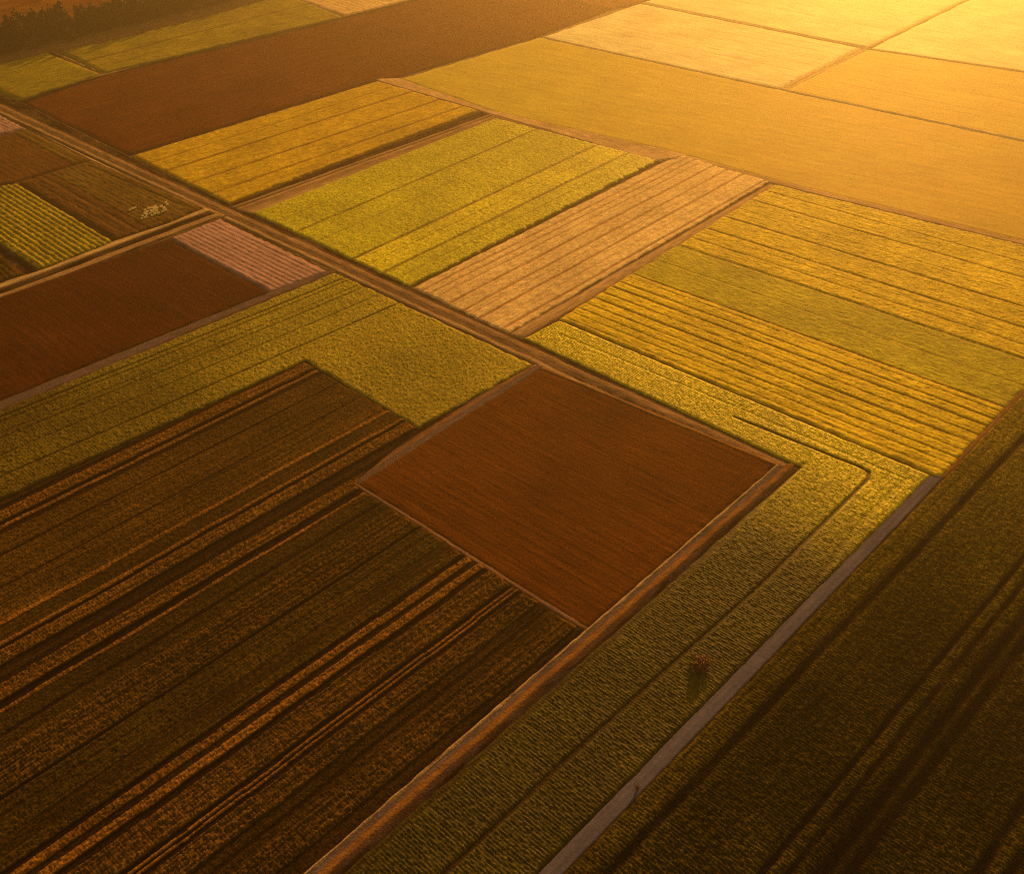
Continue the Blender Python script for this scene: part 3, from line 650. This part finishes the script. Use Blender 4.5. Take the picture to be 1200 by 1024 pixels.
def tree_proto(kind, seed):
    r = np.random.default_rng(seed)
    if kind == 'conical': h = 11.0
    elif kind == 'rounded': h = 10.0
    else: h = 4.5
    segs = [((0, 0, -.3), (.1, 0, h * .35), .22 * h / 10, .15 * h / 10), ((.1, 0, h * .35), (0, .1, h * .88), .15 * h / 10, .04)]
    pts = []
    if kind == 'conical':
        for k in range(60):
            t = r.random() ** .8; z = h * (.06 + .92 * t); rad = 3.3 * (1 - t) ** .8 + .2; a = r.random() * 6.283; q = rad * (.35 + .6 * r.random())
            p = (q * math.cos(a), q * math.sin(a), z); pts.append((p, .55 + .5 * (1 - t), 34)); segs.append(((0, 0, z - .3 * q), p, .05, .015))
    elif kind == 'rounded':
        for k in range(70):
            t = r.random(); z = h * (.07 + .85 * t); rad = 4.0 * math.sin(math.pi * min(1, .18 + .80 * t)) ** .7; a = r.random() * 6.283; q = rad * (.4 + .6 * r.random())
            p = (q * math.cos(a), q * math.sin(a), z); pts.append((p, .6 + .5 * r.random(), 36)); segs.append(((0, 0, z * .75), p, .06, .015))
        for k in range(3): pts.append(((r.normal() * .7, r.normal() * .7, h * (.9 + .08 * k)), .5, 16))
    else:
        for k in range(26):
            t = r.random(); z = h * (.12 + .74 * t); rad = 2.1 * math.sin(math.pi * (.2 + .7 * t)) ** .7; a = r.random() * 6.283; q = rad * (.3 + .7 * r.random())
            p = (q * math.cos(a), q * math.sin(a), z); pts.append((p, .6, 36)); segs.append(((0, 0, z * .5), p, .04, .012))
    bm = bmesh.new(); tubes(bm, segs); tm = bpy.data.meshes.new('trunk'); bm.to_mesh(tm); bm.free(); tm.materials.append(BARK)
    cm = leaf_cloud(r, pts, .26, 'crown', LO if kind == 'bush' else LD)
    return tm, cm
PROTO = {k: [tree_proto(k, s) for s in ss] for k, ss in (('conical', (1, 2, 3)), ('rounded', (4, 5, 6)), ('bush', (7, 8)))}
def tree(kind, xy, scale, rot, label, group, sub='tree'):
    tm, cm = PROTO[kind][random.randrange(len(PROTO[kind]))]
    o = bpy.data.objects.new(sub, None); COL.objects.link(o); o.location = (xy[0], xy[1], 0); o.rotation_euler[2] = rot
    o.scale = (scale[0], scale[0], scale[1]); o.empty_display_size = .5
    for nme, me in (('trunk', tm), ('crown', cm)):
        ch = bpy.data.objects.new(nme, me); COL.objects.link(ch); ch.parent = o
    tag(o, label, 'tree' if sub != 'shrub' else 'shrub', group)
BASE = [(-60, 78), (0, 67), (35, 57), (89, 46), (163, 29), (233, 13), (275, 3), (330, -12), (400, -34)]
bp = [P(*q) for q in BASE]
acc = [0.0]
for k in range(1, len(bp)): acc.append(acc[-1] + np.linalg.norm(bp[k] - bp[k - 1]))
def along(s):
    k = max(0, min(len(bp) - 2, int(np.searchsorted(acc, s)) - 1)); t = (s - acc[k]) / (acc[k + 1] - acc[k]); d = (bp[k + 1] - bp[k]) / (acc[k + 1] - acc[k])
    return bp[k] * (1 - t) + bp[k + 1] * t, d
ORD = 'first second third fourth fifth sixth seventh eighth ninth tenth eleventh twelfth thirteenth fourteenth fifteenth sixteenth seventeenth eighteenth nineteenth twentieth'.split()
ORD += ['twenty-' + q for q in ORD[:9]] + ['thirtieth'] + ['thirty-' + q for q in ORD[:9]] + ['fortieth'] + ['forty-' + q for q in ORD[:9]]
rt = random.Random(5); s = 1.0; nfr = 0
print('belt length', acc[-1])
while s < acc[-1]:
    p, d = along(s); n = np.array([-d[1], d[0]])
    if n @ (p - np.array([0, 0])) < 0: n = -n
    kind = 'conical' if rt.random() < .3 else 'rounded'
    sc_ = .52 + .45 * rt.random()
    q = p + n * (2.2 + rt.random() * 1.5)
    vis = s > acc[1] - 2 and s < acc[6] + 3
    lab = ('pointed dark' if kind == 'conical' else 'bushy dark') + ' tree in the tree belt, '
    if vis:
        lab += ORD[nfr] + ' of its front row from the left'; nfr += 1; tree(kind, q, (sc_, sc_ * (.85 + .45 * rt.random())), rt.random() * 6.28, lab, 'trees of the belt')
    else:
        tree(kind, q, (sc_, sc_), rt.random() * 6.28, 'dark tree of the belt running on past the picture border', 'trees of the belt')
    if vis or rt.random() < .8:
        for row in range(2):
            q = p + n * (5.0 + row * 3.5 + rt.random() * 2.5) + d * (rt.random() * 3 - 1.5)
            sc2 = .6 + .45 * rt.random()
            tree('conical' if rt.random() < .4 else 'rounded', q, (sc2, sc2 * (.9 + .3 * rt.random())), rt.random() * 6.28, 'dark tree of the rear rows of the tree belt, half hidden by the front row', 'rear trees of the belt')
    s += 3.4 + rt.random() * 1.4
for (px, py), lb in (((41, 58), 'round olive shrub at the foot of the tree belt, the one nearer the left border'), ((85, 49), 'round olive shrub at the foot of the tree belt, above the dividing ditch')):
    p = P(px, py); tree('bush', p, (1.15, 1.05), rt.random() * 6, lb, 'shrubs at the tree belt', 'shrub')

# ------------------------------------------------------------------ shrubs in the fields
def shrub(px, py, label, wdt, hgt, mat, seed, leaves=True):
    r = np.random.default_rng(seed); p = P(px, py)
    o = bpy.data.objects.new('shrub', None); COL.objects.link(o); o.location = (p[0], p[1], 0); tag(o, label, 'shrub')
    segs, pts = [], []
    for k in range(16):
        a = r.random() * 6.283; q = wdt * .5 * (.25 + .75 * r.random()); z = hgt * (.45 + .5 * r.random()) * (1 - .3 * (q / wdt))
        m = (q * .45 * math.cos(a), q * .45 * math.sin(a), z * .6); e = (q * math.cos(a), q * math.sin(a), z)
        segs += [((0, 0, -.1), m, .05, .035), (m, e, .035, .012)]
        for j in range(2):
            e2 = (e[0] + r.normal() * .25, e[1] + r.normal() * .25, e[2] + .2 + .2 * r.random()); segs.append((e, e2, .015, .006))
        pts.append((e, .34 + .2 * r.random(), 95)); pts.append((m, .36, 60))
    bm = bmesh.new(); tubes(bm, segs, 5); me = bpy.data.meshes.new('stem'); bm.to_mesh(me); bm.free(); me.materials.append(BARK)
    ch = bpy.data.objects.new('stem', me); COL.objects.link(ch); ch.parent = o
    if leaves:
        ch = bpy.data.objects.new('crown', leaf_cloud(r, pts, .09, 'crown', mat)); COL.objects.link(ch); ch.parent = o
shrub(821, 780, 'russet leafy shrub standing alone in the dark green strip', 2.8, 1.1, LR, 77)
shrub(747, 925, 'small bare twiggy shrub at the edge of the mauve farm road', 1.1, .8, LR, 78, leaves=False)

# ------------------------------------------------------------------ bales
T = NT('straw'); tc = T.n('ShaderNodeTexCoord').outputs['Object']
T.l(T.mix(T.noise(tc, 6.0), C(.70, .58, .34), C(.82, .74, .52)), T.b.inputs['Base Color']); T.b.inputs['Roughness'].default_value = .8
STRAW = T.m
def bale_mesh():
    bm = bmesh.new(); R, Lh, S, r = .55, .62, 18, random.Random(3)
    rings = []
    for x, q in ((-Lh, .25), (-Lh, .85), (-Lh * .92, 1.0), (-Lh * .4, 1.02), (0, 1.0), (Lh * .4, 1.02), (Lh * .92, 1.0), (Lh, .85), (Lh, .25)):
        rings.append([bm.verts.new((x, R * q * math.cos(t) * (1 + .03 * r.random()), R + R * q * math.sin(t) * (1 + .03 * r.random()) * (.94 if math.sin(t) < 0 else 1))) for t in [2 * math.pi * k / S for k in range(S)]])
    for a, c_ in zip(rings, rings[1:]):
        for k in range(S): bm.faces.new((a[k], a[(k + 1) % S], c_[(k + 1) % S], c_[k]))
    bm.faces.new(rings[0][::-1]); bm.faces.new(rings[-1])
    me = bpy.data.meshes.new('bale'); bm.to_mesh(me); bm.free(); me.materials.append(STRAW); return me
BM = bale_mesh()
br_ = random.Random(9)
def bale(px, py, lab, grp):
    p = P(px, py); o = bpy.data.objects.new('bale', BM); COL.objects.link(o)
    o.location = (p[0], p[1], .22); o.rotation_euler[2] = br_.random() * .5 + 1.2; sc_ = .42 + .2 * br_.random(); o.scale = (sc_, sc_, sc_); tag(o, lab, 'bale', grp)
for j in range(4):
    for k in range(8):
        if br_.random() < .2: continue
        px = 168 + k * 4.0 + j * 1.4 - 2 + br_.random() * 1.6; py = 258.5 - k * 1.45 - j * 3.6 + br_.random() * 1.2
        bale(px, py, 'small pale bale in the close cluster at the corner of the drab olive field', 'clustered bales')
for px, py in ((153, 248.5), (156, 247), (159, 245.8)):
    bale(px, py, 'small pale bale of the short row lying apart, left of the cluster', 'bales lying apart')
print('verts', NV[0])
